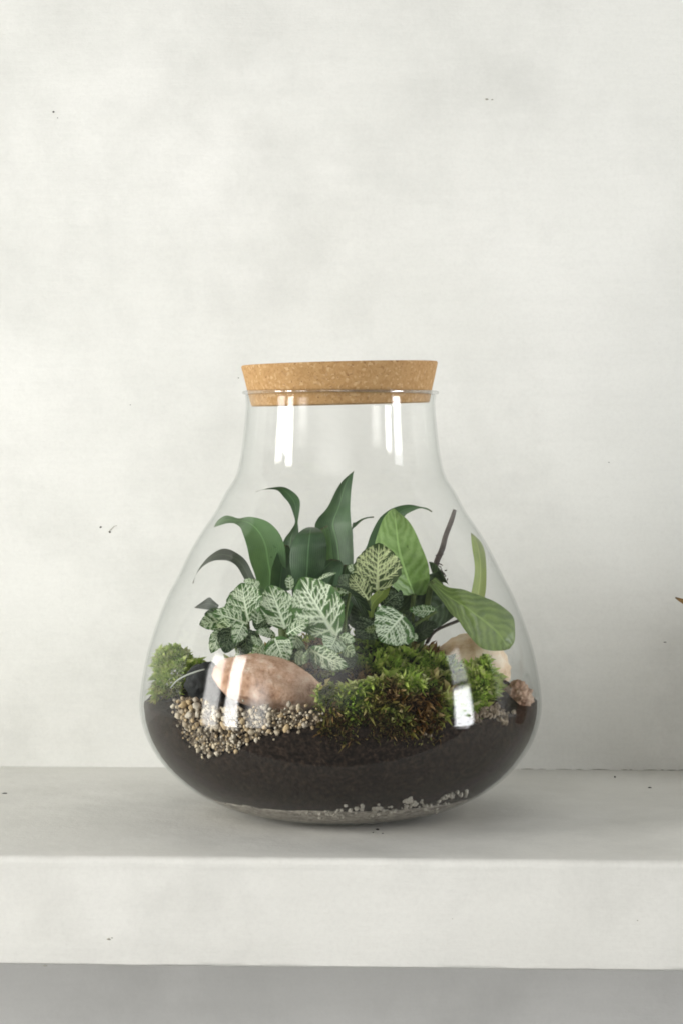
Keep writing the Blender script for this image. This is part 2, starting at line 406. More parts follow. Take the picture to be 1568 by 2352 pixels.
def blob(name, c, rx, ry, rz, mat, parent=None, sub=2, amp=0.18, freq=1.5, seed=0, rot=0.0, smooth=True):
    import bmesh
    bm = bmesh.new(); bmesh.ops.create_icosphere(bm, subdivisions=sub, radius=1.0)
    for v_ in bm.verts:
        n_ = v_.co.normalized()
        f = 1 + amp * noise.fractal(n_ * freq + Vector((seed * 3.1, seed * 1.7, 0)), 0.7, 2.0, 4)
        v_.co = n_ * f
        v_.co = Vector((v_.co.x * rx, v_.co.y * ry, v_.co.z * rz))
    bmesh.ops.rotate(bm, verts=bm.verts, cent=(0, 0, 0), matrix=Matrix.Rotation(rot, 3, 'Y'))
    bmesh.ops.translate(bm, verts=bm.verts, vec=Vector([float(x) for x in c]))
    bmesh.ops.scale(bm, verts=bm.verts, vec=(U, U, U))
    me = bpy.data.meshes.new(name); bm.to_mesh(me); bm.free()
    if smooth: me.polygons.foreach_set('use_smooth', [True] * len(me.polygons))
    if mat: me.materials.append(mat)
    o = bpy.data.objects.new(name, me); COL.objects.link(o)
    if parent is not None: o.parent = parent
    return o

# specks of dirt stuck to the wall
for i, (u, v, a, b) in enumerate([(124, 257, 3.2, 2.6), (133, 271, 1.4, 1.2), (232, 1211, 3.4, 2.6), (253, 1222, 2.6, 2.2), (1397, 1062, 2.4, 1.0), (1117, 228, 5.0, 2.2), (1129, 229, 3.6, 1.8), (1526, 1475, 5, 1.0), (548, 868, 1.6, 1.5), (300, 930, 1.3, 1.1)]):
    q = on_wall(u, v); m_ = M_dark if i not in (5, 6) else M_joint
    blob('dirt_speck', (q[0], q[1] - 0.4, q[2]), a, 1.0, b, m_, wall, 1, 0.3, 1.5, i)
th = [on_wall(u, v) - np.array([0, 0.8, 0]) for u, v in ((250, 1222), (256, 1216), (263, 1209), (270, 1207))]
tube('dirt_speck', np.array(th) * U, np.array([0.9, 0.7, 0.6, 0.4]) * U, M_joint, wall, 5, 10)
# hairline joint between shelf and wall
x = 1195.0
while x < 1640:
    L_ = rng.uniform(8, 46); q0 = on_wall(x, 1766 + (x - 1200) * 0.006); q1 = on_wall(x + L_, 1766 + (x + L_ - 1200) * 0.006)
    z_ = 1.4
    tube('joint_crack', np.array([[q0[0], q0[1] - 0.6, z_], [(q0[0] + q1[0]) / 2, (q0[1] + q1[1]) / 2 - 0.6, z_ + rng.uniform(-.3, .5)], [q1[0], q1[1] - 0.6, z_]]) * U, np.array([0.2, rng.uniform(0.6, 1.2), 0.2]) * U, M_joint, wall, 5, 6)
    x += L_ + rng.uniform(1, 26)
for i, (u, v, a, b) in enumerate([(251, 2157, 5, 2.6), (258, 2154, 3, 1.4), (1463, 2114, 1.4, 1.2), (1038, 2110, 1.3, 1.0), (104, 2218, 6, 1.2)]):
    q = Q(u, v, -545); q = Q(u, v, -545 - q[0] * math.sin(-YAW))
    blob('dirt_speck', (q[0], q[1] - 0.3, q[2]), a, 1.4, b, M_joint, shelf, 1, 0.3, 1.5, i + 60)
# crumbs lying on the shelf
for i, (u, v, a, b, lab) in enumerate([(12, 1823, 7, 1.6, 'flat dark crumb on the shelf at the left edge of the picture'),
        (1411, 1786, 2.6, 2.2, 'round dark crumb on the shelf right of the jar, close to the wall'),
        (1491, 1810, 5, 1.6, 'thin dark crumb on the shelf far right of the jar'),
        (866, 1907, 5, 2.4, 'dark soil crumb on the shelf right in front of the jar'),
        (856, 1913, 2.0, 1.2, 'tiny soil crumb beside the bigger one in front of the jar'),
        (878, 1915, 2.4, 1.2, 'small soil crumb to the right of the bigger one in front of the jar')]):
    q = on_shelf(u, v)
    o = blob('soil_crumb', (0, 0, 0), a, 2.2, b, M_dark, None, 1, 0.3, 1.5, i + 20); o.location = Vector([q[0] * U, q[1] * U, b * 0.8 * U])
    tag(o, lab, 'crumb', 'soil crumbs on the shelf')

# ------------------------------------------------------------------ the jar
prof_meas = [(895, 225), (898, 226), (902, 225.5), (906, 221), (912, 217.5), (930, 216), (965, 218.5), (1000, 222), (1040, 227), (1075, 234), (1100, 243), (1133, 264), (1176, 287), (1223, 319), (1270, 346), (1323, 372), (1363, 393), (1410, 413), (1467, 433), (1504, 443), (1550, 452), (1590, 457.5), (1611, 459)]
zz = [1866 - v for v, r in prof_meas]; rr = [r for v, r in prof_meas]
t = np.linspace(0, math.pi / 2, 40)[1:]
r0, pw = 126.0, 1.97
zz += list(255 - 255 * np.sin(t) ** (2 / pw)); rr += list(r0 + (459 - r0) * np.cos(t) ** (2 / pw))
zz = np.array(zz); rr = np.array(rr)
# resample smoothly along the profile
pp = cat_rom(np.stack([rr[2:], zz[2:]], 1), 260)
rr2, zz2 = pp[:, 0], pp[:, 1]
order = np.argsort(zz2)
def r_out(z):
    return float(np.interp(z, zz2[order], rr2[order]))
WT = 3.6
def r_in(z):
    return r_out(z) - WT
NTH = 192
def lathe(profile, n=NTH, closed=False, cx=XC):
    V = []
    for r_, z_ in profile:
        for k in range(n):
            a = 2 * math.pi * k / n
            V.append(((cx + r_ * math.cos(a)) * U, r_ * math.sin(a) * U, z_ * U))
    F = []
    m = len(profile)
    for i in range(m if closed else m - 1):
        for k in range(n):
            a = i * n + k; b = i * n + (k + 1) % n; c = ((i + 1) % m) * n + (k + 1) % n; d_ = ((i + 1) % m) * n + k
            F.append((a, d_, c, b))
    return V, F
jar = empty('glass_jar')
# wall of the vessel as one closed shell: outside, down to the centre of the base, and back up the inside
outp = [(r_, z_) for r_, z_ in zip(rr2, zz2)]
body_top = 958.0
outside = [(r_, z_) for r_, z_ in outp if z_ <= body_top]
nrm = []
oa = np.array(outside); tg = np.gradient(oa, axis=0); tg /= np.linalg.norm(tg, axis=1)[:, None]
inn = oa - np.stack([-tg[:, 1], tg[:, 0]], 1) * WT            # offset inwards
inn[:, 1] = np.maximum(inn[:, 1], 12.0)
flat = [(r0 * f, 1.5 * (1 - f) ** 2 + 0.6) for f in (0.97, 0.9, 0.7, 0.4, 0.02)]
flat_in = [(r0 * f, 13.5) for f in (0.02, 0.4, 0.7, 0.9)]
outside = [(r_, max(z_, 0.6)) for r_, z_ in outside]
shell = outside + flat + flat_in + [tuple(p_) for p_ in inn[::-1]]
V, F = lathe(shell, closed=True)
mesh_obj('vessel', V, F, M_glass, jar)
# rolled lip, a bead of thicker glass
lip = []
for k in range(20):
    a = 2 * math.pi * k / 20
    lip.append((216.5 + 7.5 * math.cos(a) + 1.0, 964.0 + 4.4 * math.sin(a)))
V, F = lathe(lip, closed=True)
M_lip = mat_glass(0.26, 0.65); mesh_obj('lip', V, F, M_lip, jar)
tag(jar, 'wide pear-shaped clear glass jar with a flared lip, standing on the shelf', 'jar')

# ------------------------------------------------------------------ cork lid
cork_prof = [(0.5, 936.5), (120, 936), (200, 936), (203, 937.2), (204, 939)] + [(204 + 20.5 * f, 939 + 86 * f) for f in np.linspace(0.05, 1, 16)] + [(224.3, 1027.5), (222.5, 1030), (160, 1030.5), (0.5, 1030.5)]
V, F = lathe(cork_prof, 160)
Va = np.array(V)
for i in range(len(Va)):
    p_ = Vector(Va[i] / U * 0.05); nn_ = noise.noise(p_) * 0.9
    rad = Vector((Va[i][0] - XC * U, Va[i][1], 0)); L_ = rad.length
    if L_ > 0.01: Va[i][:2] += np.array(rad[:2]) / L_ * nn_ * U * 0.7
cork = mesh_obj('cork_lid', Va, F, M_cork)
cork.data.transform(Matrix.Translation((0, 0, -985 * U))); cork.data.transform(Matrix.Rotation(R(-1.35), 4, 'Y') @ Matrix.Rotation(R(0.5), 4, 'X'))
cork.location = (-1.5 * U, 0, 986 * U)
cork.data.set_sharp_from_angle(angle=R(40))
tag(cork, 'tapered speckled cork lid pressed slightly askew into the neck of the jar', 'lid')

# ------------------------------------------------------------------ ground inside: drainage layer, soil
def smooth(a, b, x):
    q = np.clip((x - a) / (b - a), 0, 1); return q * q * (3 - 2 * q)
def H(x, d):
    """height of the planted ground"""
    base = 258 + 11 * noise.noise((x * 0.012, d * 0.012, 1.3)) + 5 * noise.noise((x * 0.05, d * 0.05, 7.7))
    m1 = 140 * math.exp(-(((x - 20) / 320) ** 2 + ((d - 40) / 240) ** 2))
    lump = 16 * noise.noise((x * 0.018, d * 0.018, 9)) + 8 * noise.noise((x * 0.05, d * 0.05, 3))
    r_ = math.hypot(x, d); e = 1 - float(smooth(380, 445, r_))
    g = 1.0
    # lower bay for the gravel at the front left
    gl = math.exp(-(((x + 220) / 150) ** 2 + ((d + 330) / 130) ** 2))
    return base + (m1 + lump) * e * g - 14 * gl
def in_poly(u, v, poly):
    c = False; j = len(poly) - 1
    for i in range(len(poly)):
        if ((poly[i][1] > v) != (poly[j][1] > v)) and (u < (poly[j][0] - poly[i][0]) * (v - poly[i][1]) / (poly[j][1] - poly[i][1]) + poly[i][0]): c = not c
        j = i
    return c
def proj(x, d, z):
    k = DCAM / (DCAM + d); return 784 + x * k, 1000 + (EYE - z) * k
Z3 = lambda X, Y: (303.1 + X / 2.995, 1423.8 + Y / 2.995)
Z4 = lambda X, Y: (734.9 + X / 2.995, 1423.8 + Y / 2.995)
Z1 = lambda X, Y: (303.1 + X / 2.995, 1056.4 + Y / 2.995)
Z2 = lambda X, Y: (734.9 + X / 2.995, 1056.4 + Y / 2.995)
Z5 = lambda X, Y: (514.4 + X / 5.021, 1286.0 + Y / 5.021)
gravel_poly = [Z3(*p_) for p_ in ((285, 555), (400, 530), (600, 600), (900, 625), (1150, 610), (1330, 640), (1280, 715), (1050, 770), (870, 800), (760, 850), (690, 905), (545, 942), (440, 880), (370, 800), (330, 720))]
gc = np.mean(gravel_poly, axis=0)
gravel_big = [tuple(gc + (np.array(p_) - gc) * 1.06) for p_ in gravel_poly]

def drain_top(a):
    return 58 + 5 * noise.noise((math.cos(a) * 3, math.sin(a) * 3, 0)) + 4 * noise.noise((math.cos(a) * 14, math.sin(a) * 14, 5))
def ring_mesh(z_of, gap, nr, n=220):
    V = []
    for i in range(nr):
        for k in range(n):
            a = 2 * math.pi * k / n; z = z_of(i / (nr - 1), a); r_ = max(r_in(z) - gap, 3)
            V.append(((XC + r_ * math.cos(a)) * U, r_ * math.sin(a) * U, z * U))
    return V, n
n = 220; nr = 10
V, _ = ring_mesh(lambda f, a: 15 + (drain_top(a) - 15) * f, 1.2, nr, n)
F = grid_faces(nr, n, True)
V = [np.array(p_) + np.array(Vector(p_ * 1) * 0) for p_ in map(np.array, V)]
for p_ in V:
    q = Vector(p_ / U * 0.09); s_ = 1 - 0.006 * (0.6 + noise.noise(q)); p_[0] *= s_; p_[1] *= s_
F.append(tuple(range(n))[::-1]); F.append(tuple((nr - 1) * n + k for k in range(n)))
drain = mesh_obj('drainage_grit', V, F, M_drain); tag(drain, 'pale grit layer at the very bottom of the jar, under the soil', None, None, 'stuff')

# soil body: rings up the glass, then rings inwards over the top
V = []; ns = 26; nt_ = 26; n = 260
for i in range(ns):
    for k in range(n):
        a = 2 * math.pi * k / n; f = i / (ns - 1)
        rim = H(math.cos(a) * 446, math.sin(a) * 446)
        z = drain_top(a) + 0.5 + (rim - drain_top(a)) * f
        r_ = r_in(z) - 5 - 1.5 * (1 + noise.noise((math.cos(a) * 40, math.sin(a) * 40, z * 0.09)))
        u_, v_ = proj(XC + r_ * math.cos(a), r_ * math.sin(a), z)
        if math.sin(a) < -0.1 and in_poly(u_, v_, gravel_big): r_ -= 22
        V.append(((XC + r_ * math.cos(a)) * U, r_ * math.sin(a) * U, z * U))
for i in range(1, nt_ + 1):
    for k in range(n):
        a = 2 * math.pi * k / n; r_ = 444 * (1 - i / (nt_ + 0.3))
        x_, d_ = r_ * math.cos(a), r_ * math.sin(a)
        V.append(((XC + x_) * U, d_ * U, H(x_, d_) * U))
F = grid_faces(ns + nt_, n, True)
F.append(tuple(range(n))[::-1]); F.append(tuple((ns + nt_ - 1) * n + k for k in range(n)))
soil = mesh_obj('soil', V, F, M_soil); tag(soil, 'dark brown-black potting soil filling the bottom third of the jar', None, None, 'stuff')

def hit_glass(u, v, gap=6.0):
    """depth at which the line of sight through (u, v) first meets the inside of the jar"""
    for d in np.arange(-462, 300, 1.5):
        q = Q(u, v, d)
        rr_ = r_in(q[2]) - gap
        if q[2] > 14 and (q[0] - XC) ** 2 + q[1] ** 2 <= rr_ ** 2: return d
    return None
def hit_ground(u, v):
    for d in np.arange(-440, 440, 3.0):
        q = Q(u, v, d)
        if q[2] <= H(q[0], q[1]): return d
    return None

# pale crumbs of grit standing out at the foot of the glass
drainage = empty('grit_layer')
ico = {}
def pebble_mesh(i, mat, sub=2):
    if (i, mat.name, sub) not in ico:
        o = blob('pebble', (0, 0, 0), 1, 1, 1, mat, None, sub, 0.55, 1.5, i + 40); ico[(i, mat.name, sub)] = o.data
        bpy.data.objects.remove(o)
    return ico[(i, mat.name, sub)]
def put_pebble(name, q, s, mat, parent, i, sub=2):
    o = bpy.data.objects.new(name, pebble_mesh(i % 6, mat, sub)); COL.objects.link(o); o.parent = parent
    o.location = Vector([float(c) * U for c in q]); o.scale = [s * rng.uniform(0.85, 1.25), s * rng.uniform(0.8, 1.0), s * rng.uniform(0.75, 1.05)]
    o.rotation_euler = (rng.uniform(0, 6), rng.uniform(0, 6), rng.uniform(0, 6)); return o
M_fine = mat_grain('fine_gravel', [(0.30, (0.07, 0.055, 0.035)), (0.5, (0.20, 0.16, 0.11)), (0.72, (0.40, 0.35, 0.27))], 330, 500, 0.0005, 0.7)
M_grit = mat_grain('grit_stone', [(0.3, (0.26, 0.24, 0.20)), (0.7, (0.50, 0.47, 0.41))], 300, 400, 0.0006, 0.8)
clumps = [((600, 1240), 18, 16), ((590, 1285), 22, 14), ((640, 1260), 12, 8), ((120, 1325), 34, 14), ((60, 1335), 25, 8), ((380, 1300), 34, 14), ((500, 1310), 40, 10), ((690, 1275), 30, 8), ((885, 1212), 22, 9), ((970, 1200), 40, 8), ((780, 1250), 50, 10), ((440, 1330), 90, 14), ((700, 1310), 90, 14), ((1060, 668), 30, 12), ((1150, 650), 40, 12), ((1250, 690), 25, 12), ((700, 790), 60, 8), ((1170, 610), 60, 26), ((1240, 640), 45, 20), ((200, 1340), 120, 16), ((-60, 1335), 90, 12), ((250, 1300), 120, 8)]
gi = 0
for (c, spread, cnt) in clumps:
    for _ in range(cnt):
        u_, v_ = Z4(c[0] + rng.normal() * spread * 0.8, c[1] + rng.normal() * 11)
        d_ = hit_glass(u_, v_, 3.0)
        if d_ is None: continue
        put_pebble('grit', Q(u_, v_, d_ + 2), rng.uniform(1.8, 5.5) * (1.25 if c[1] < 1000 else 1), M_fine if c[1] < 1000 else M_grit, drainage, gi, 2); gi += 1
tag(drainage, 'scattered pale grit crumbs pressed against the glass along the lower edge of the soil', 'grit')

# ------------------------------------------------------------------ gravel bed at the front left
gravel = empty('gravel_bed')
pts = []; tries = 0
while len(pts) < 285 and tries < 60000:
    tries += 1
    u_ = rng.uniform(395, 750); v_ = rng.uniform(1595, 1742)
    if not in_poly(u_ + rng.normal() * 7, v_ + rng.normal() * 7, gravel_poly): continue
    s_ = 2.4 + 5.6 * rng.random() ** 2.2
    if u_ < 475 and v_ < 1665: s_ *= 1.35
    if v_ > 1690: s_ *= 0.8
    if any((u_ - a) ** 2 + (v_ - b) ** 2 < (0.72 * (s_ + c)) ** 2 for a, b, c in pts): continue
    d_ = hit_glass(u_, v_, s_ + 1.0)
    if d_ is None: continue
    pts.append((u_, v_, s_)); q = Q(u_, v_, d_ + rng.uniform(0, 5))
    put_pebble('pebble', q, s_, M_pebble, gravel, len(pts), 2)
# the smaller stones behind them, too small to pick apart
import bmesh
bm = bmesh.new()
for _ in range(2600):
    u_ = rng.uniform(395, 750); v_ = rng.uniform(1592, 1742)
    if not in_poly(u_, v_, gravel_poly): continue
    s_ = rng.uniform(2.2, 5.0); d_ = hit_glass(u_, v_, s_ + 8)
    if d_ is None: continue
    q = Q(u_, v_, d_ + rng.uniform(0, 10))
    mtx = Matrix.Translation(Vector([float(c) for c in q])) @ Matrix.Rotation(rng.uniform(0, 6), 4, 'X') @ Matrix.Rotation(rng.uniform(0, 6), 4, 'Z') @ Matrix.Diagonal((s_ * 1.2, s_ * 0.8, s_, 1))
    bmesh.ops.create_icosphere(bm, subdivisions=1, radius=1.0, matrix=mtx)
bmesh.ops.scale(bm, verts=bm.verts, vec=(U, U, U))
me = bpy.data.meshes.new('fine_gravel'); bm.to_mesh(me); bm.free()
me.materials.append(M_fine); fg = bpy.data.objects.new('fine_gravel', me); COL.objects.link(fg); fg.parent = gravel; fg['kind'] = 'stuff'
tag(gravel, 'beige gravel spilling down the inside of the glass at the front left of the jar', 'gravel')

# ------------------------------------------------------------------ stones
def stone(u, v, d, rx, ry, rz, mat, label, seed, rot=0.0, amp=0.14, sub=4, freq=1.1):
    q = Q(u, v, d); o = blob('stone', (0, 0, 0), rx, ry, rz, mat, None, sub, amp, freq, seed, rot)
    o.location = Vector([float(c) * U for c in q]); tag(o, label, 'stone'); return o
stone(618, 1571, -292, 122, 72, 58, M_stone_pink, 'large smooth pinkish-brown stone lying on the gravel at the front left', 3, R(13), 0.10)
stone(1090, 1530, 70, 84, 60, 74, M_stone_tan, 'pale orange-tan stone standing behind the drooping leaf at the right', 5, R(28), 0.16)
stone(1184, 1604, -108, 33, 30, 36, M_stone_rose, 'small rough pinkish stone against the glass at the far right of the jar', 8, R(10), 0.36, 5, 2.2)
stone(470, 1570, -170, 44, 50, 44, M_stone_dark, 'dark blue-black stone at the left between the pale moss and the pink stone', 12, R(24), 0.20, 4, 1.3)

# ------------------------------------------------------------------ moss
def moss_blades(seeds, name, label):
    """seeds: rows of place, direction, length, colour value, dryness; every tuft is a little sprig of narrow blades"""
    V = []; F = []; A = []; B = []
    for (q, nrm_, L_, rv, dv) in seeds:
        nb = 5
        if rng.random() < 0.14: L_ *= 1.9; rv = min(1, rv + 0.12)
        for _ in range(nb):
            dr = np.array(nrm_) + rng.normal(size=3) * 0.55; dr /= np.linalg.norm(dr)
            sd = np.cross(dr, rng.normal(size=3)); sd /= np.linalg.norm(sd) + 1e-9
            l2 = L_ * rng.uniform(0.6, 1.25); w_ = l2 * rng.uniform(0.10, 0.18)
            b0 = np.array(q) + rng.normal(size=3) * 1.2; mid_ = b0 + dr * l2 * 0.5 + rng.normal(size=3) * l2 * 0.06
            tip = b0 + dr * l2 + np.array([0, 0, -0.22 * l2])
            k = len(V); V += [b0, mid_ - sd * w_, mid_ + sd * w_, tip]
            F += [(k, k + 2, k + 3, k + 1)]
            r_ = min(1, max(0, rv + rng.normal() * 0.12)); A += [r_ * 0.7, r_, r_, min(1, r_ * 1.15)]; B += [dv] * 4
    o = mesh_obj(name, np.array(V) * U, F, M_moss, None, False, {'rnd': A, 'dry': B})
    tag(o, label, None, None, 'stuff'); return o
seeds = []
for _ in range(10500):
    x_ = rng.uniform(-330, 420); d_ = rng.uniform(-432, 330)
    if math.hypot(x_, d_) > 428: continue
    u_, v_ = proj(x_, d_, H(x_, d_))
    if x_ < 20 and d_ < -150: continue
    if x_ < -60 and d_ < -210: continue
    if x_ > 318: continue
    if rng.random() < (0.5 if d_ > 60 else 0): continue
    pt = noise.noise((x_ * 0.011, d_ * 0.011, 2.2)); f2 = noise.noise((x_ * 0.04, d_ * 0.04, 6))
    dry = float(np.clip(float(smooth(-330, -430, d_)) * 0.5 + max(0.0, pt - 0.08) * 3.2, 0, 1))
    seeds.append(((x_, d_, H(x_, d_) - 1), (x_ * 0.0012, d_ * 0.0012 - 0.25, 1.0), rng.uniform(9, 24), np.clip(0.52 + 0.75 * f2 + 0.35 * pt + rng.normal() * 0.16, 0, 1), dry))
front_poly = [Z4(*p_) for p_ in ((-20, 470), (180, 470), (330, 430), (560, 400), (760, 470), (860, 560), (840, 700), (760, 760), (690, 800), (590, 760), (470, 660), (330, 610), (240, 730), (120, 700), (0, 640))]
for _ in range(5200):
    u_ = rng.uniform(725, 1025); v_ = rng.uniform(1555, 1695)
    if not in_poly(u_, v_, front_poly): continue
    d_ = hit_glass(u_, v_, 12)
    if d_ is None: continue
    q = Q(u_, v_, d_ + rng.uniform(-2, 8)); f2 = noise.noise((u_ * 0.03, v_ * 0.03, 1)); pt = noise.noise((u_ * 0.014, v_ * 0.014, 5))
    low = (v_ - 1590) / 90.0
    dry = float(np.clip(0.10 + 0.85 * low + 1.7 * pt, 0, 1))
    seeds.append((q, (0.1, -0.5, 0.6), rng.uniform(9, 18), np.clip(0.58 + 0.8 * f2 + rng.normal() * 0.2 - 0.30 * low, 0, 1), dry))
for _ in range(2600):
    u_ = rng.uniform(735, 1015); v_ = 1640 + abs(rng.normal()) * 32
    if rng.random() > 0.55 + 0.9 * noise.noise((u_ * 0.022, v_ * 0.02, 8)) or v_ > 1712: continue
    d_ = hit_glass(u_, v_, 7)
    if d_ is None: continue
    seeds.append((Q(u_, v_, d_), (0.0, -0.25, 0.3), rng.uniform(5, 11), np.clip(0.30 + rng.normal() * 0.22, 0, 1), float(np.clip(0.9 + rng.normal() * 0.2, 0, 1))))
moss_blades(seeds, 'moss', 'dark green feathery moss carpet with brown dry patches at the front of the jar')

def cushion(cu, cv, cd, rx, ry, rz, cnt, lo, hi, label, dry=0.0, core=M_soil):
    q0 = Q(cu, cv, cd); s_ = []
    for _ in range(cnt):
        n_ = rng.normal(size=3); n_ /= np.linalg.norm(n_)
        if n_[2] < -0.5: n_[2] *= -1
        f = 0.88 + 0.45 * noise.noise(Vector(n_ * 1.7 + Vector((cu * 0.01, 0, 0)))) + 0.2 * noise.noise(Vector(n_ * 4.5))
        q = q0 + n_ * np.array([rx, ry, rz]) * f
        if math.hypot(q[0] - XC, q[1]) > r_in(q[2]) - 22: continue
        f2 = noise.noise(Vector(n_ * 6.0))
        s_.append((q, n_ + np.array([0, -0.1, 0.5]), rng.uniform(lo, hi), np.clip(0.66 + 0.7 * f2 + rng.normal() * 0.15, 0, 1), float(np.clip(dry + (0.6 if n_[2] < -0.1 else 0) * rng.random(), 0, 1))))
    o = moss_blades(s_, 'moss', label); return o
cushion(396, 1562, -20, 66, 100, 62, 3000, 7, 13, 'pale green moss cushion rising against the glass at the far left')
cushion(1098, 1592, -120, 42, 62, 66, 2200, 8, 19, 'bright green moss cushion in front of the tan stone at the right')

# ------------------------------------------------------------------ leaves
def ribbon(name, rows, d0, d1, mat, parent, skew=0.0, fold=0.12, nrow=34, ncol=11, dcurve=None, wave=0.0):
    """a leaf blade from its two traced edges; d0..d1 is the depth from foot to tip, skew turns it about its axis, fold raises the edges from the midrib"""
    rows = np.array(rows, float); rs = cat_rom(rows, nrow); V = []; UV = []
    for i in range(nrow):
        f = i / (nrow - 1); L_ = rs[i, :2]; R_ = rs[i, 2:]; wd = np.linalg.norm(R_ - L_)
        d = d0 + (d1 - d0) * f if dcurve is None else float(np.interp(f, np.linspace(0, 1, len(dcurve)), dcurve))
        for j in range(ncol):
            s_ = j / (ncol - 1); q2 = L_ + (R_ - L_) * s_; c = 2 * s_ - 1
            dd = d + skew * wd * 0.5 * c + fold * wd * (0.5 - abs(c) ** 1.5) * 1.0 + wave * math.sin(f * 9 + c * 1.5) * abs(c)
            V.append(P(q2[0], q2[1], dd)); UV.append((s_, f))
    return mesh_obj(name, V, grid_faces(nrow, ncol), mat, parent, True, None, UV)
def rows1(L_): return [(*Z1(a, b), *Z1(c, d)) for a, b, c, d in L_]
def rows2(L_): return [(*Z2(a, b), *Z2(c, d)) for a, b, c, d in L_]

lance = empty('lance_leaf_plant')
ribbon('leaf', rows1([(905, 900, 850, 930), (845, 810, 780, 830), (790, 700, 725, 735), (730, 645, 665, 695), (660, 612, 590, 690), (600, 618, 545, 700), (530, 665, 510, 718), (480, 722, 478, 745), (448, 775, 442, 790), (418, 848, 424, 852)]), 40, -40, M_lance_grey, lance, 0.5, 0.15)
ribbon('leaf', rows1([(885, 960, 1000, 960), (850, 800, 1055, 800), (815, 700, 1060, 690), (798, 620, 1045, 575), (782, 560, 1005, 490), (765, 510, 940, 428), (750, 470, 868, 400), (730, 450, 800, 391), (700, 436, 735, 402), (655, 436, 690, 388), (608, 450, 640, 384), (575, 460, 592, 416), (561, 465, 564, 462)]), 30, -30, M_lance_light, lance, 0.25, 0.10, 44, 11, [40, 30, 24, 30, 50, 70, 60, 40, 20])
ribbon('leaf', rows1([(1010, 860, 1090, 860), (1020, 700, 1130, 700), (1042, 562, 1146, 520), (1090, 490, 1145, 468), (1122, 432, 1142, 426), (1112, 375, 1149, 380), (1085, 305, 1158, 300), (1045, 255, 1141, 250), (1008, 214, 1085, 203), (968, 203, 1030, 184), (905, 205, 945, 193), (853, 221, 857, 217)]), 90, 20, M_lance, lance, -0.5, 0.15, 44)
ribbon('leaf', rows1([(1130, 880, 1260, 880), (1090, 760, 1320, 760), (1086, 640, 1338, 630), (1112, 555, 1328, 535), (1150, 498, 1305, 488), (1195, 468, 1268, 466), (1222, 462, 1240, 462)]), 0, 40, M_lance, lance, 0.1, -0.16, 30, 13, [-20, -28, -30, -20, 10, 50])
ribbon('leaf', rows1([(1280, 860, 1370, 860), (1305, 720, 1384, 720), (1318, 600, 1374, 590), (1308, 520, 1362, 500), (1292, 476, 1345, 447)]), 25, 25, M_lance_light, lance, 0.4, 0.1, 20)
ribbon('leaf', rows1([(1360, 900, 1500, 900), (1330, 720, 1522, 720), (1300, 570, 1518, 560), (1258, 468, 1507, 450), (1278, 405, 1503, 400), (1322, 356, 1500, 350), (1352, 315, 1500, 310), (1378, 262, 1503, 250), (1405, 207, 1508, 190), (1445, 146, 1516, 130), (1492, 102, 1521, 95), (1524, 76, 1528, 72)]), 60, 95, M_lance, lance, -0.35, 0.22, 40, 13)
ribbon('leaf', rows2([(190, 560, 225, 545), (210, 492, 222, 440), (245, 456, 240, 430), (290, 416, 285, 404), (330, 401, 328, 392), (369, 398, 366, 388)]), 130, 90, M_lance, lance, 0.3, 0.1, 20)
ribbon('leaf', rows2([(230, 760, 330, 780), (262, 670, 350, 690), (312, 610, 420, 600), (348, 510, 450, 480), (400, 410, 500, 400), (450, 360, 545, 392), (502, 330, 568, 402), (562, 312, 592, 374), (622, 308, 642, 348), (684, 321, 687, 333), (735, 331, 731, 343), (770, 353, 765, 361)]), 70, 30, M_lance, lance, 0.3, 0.14, 40)
# more leaves deep in the clump
ribbon('leaf', rows1([(950, 900, 1080, 900), (960, 760, 1100, 770), (1000, 640, 1100, 650), (1040, 580, 1080, 590)]), 10, 60, M_lance, lance, 0.5, 0.2, 20)
ribbon('leaf', rows1([(1130, 1000, 1330, 1000), (1100, 900, 1400, 900), (1140, 800, 1440, 790), (1250, 720, 1450, 720), (1370, 680, 1430, 690)]), -40, 20, M_lance, lance, -0.3, 0.15, 20)
ribbon('leaf', rows1([(1360, 1080, 1490, 1080), (1340, 960, 1530, 960), (1350, 850, 1540, 850), (1400, 770, 1530, 770), (1460, 720, 1500, 722)]), -60, 10, M_lance, lance, 0.3, 0.15, 20)
tube('stem', [P(655, 1500, 40), P(650, 1420, 40), P(652, 1360, 40)], np.array([14, 12, 9]) * U, M_stem_green, lance, 10, 12)
tube('stem', [P(735, 1500, 50), P(742, 1420, 45), P(748, 1340, 50)], np.array([14, 12, 8]) * U, M_stem_green, lance, 10, 12)
tag(lance, 'dark green plant with tall curling lance-shaped leaves rising highest in the jar', 'plant')

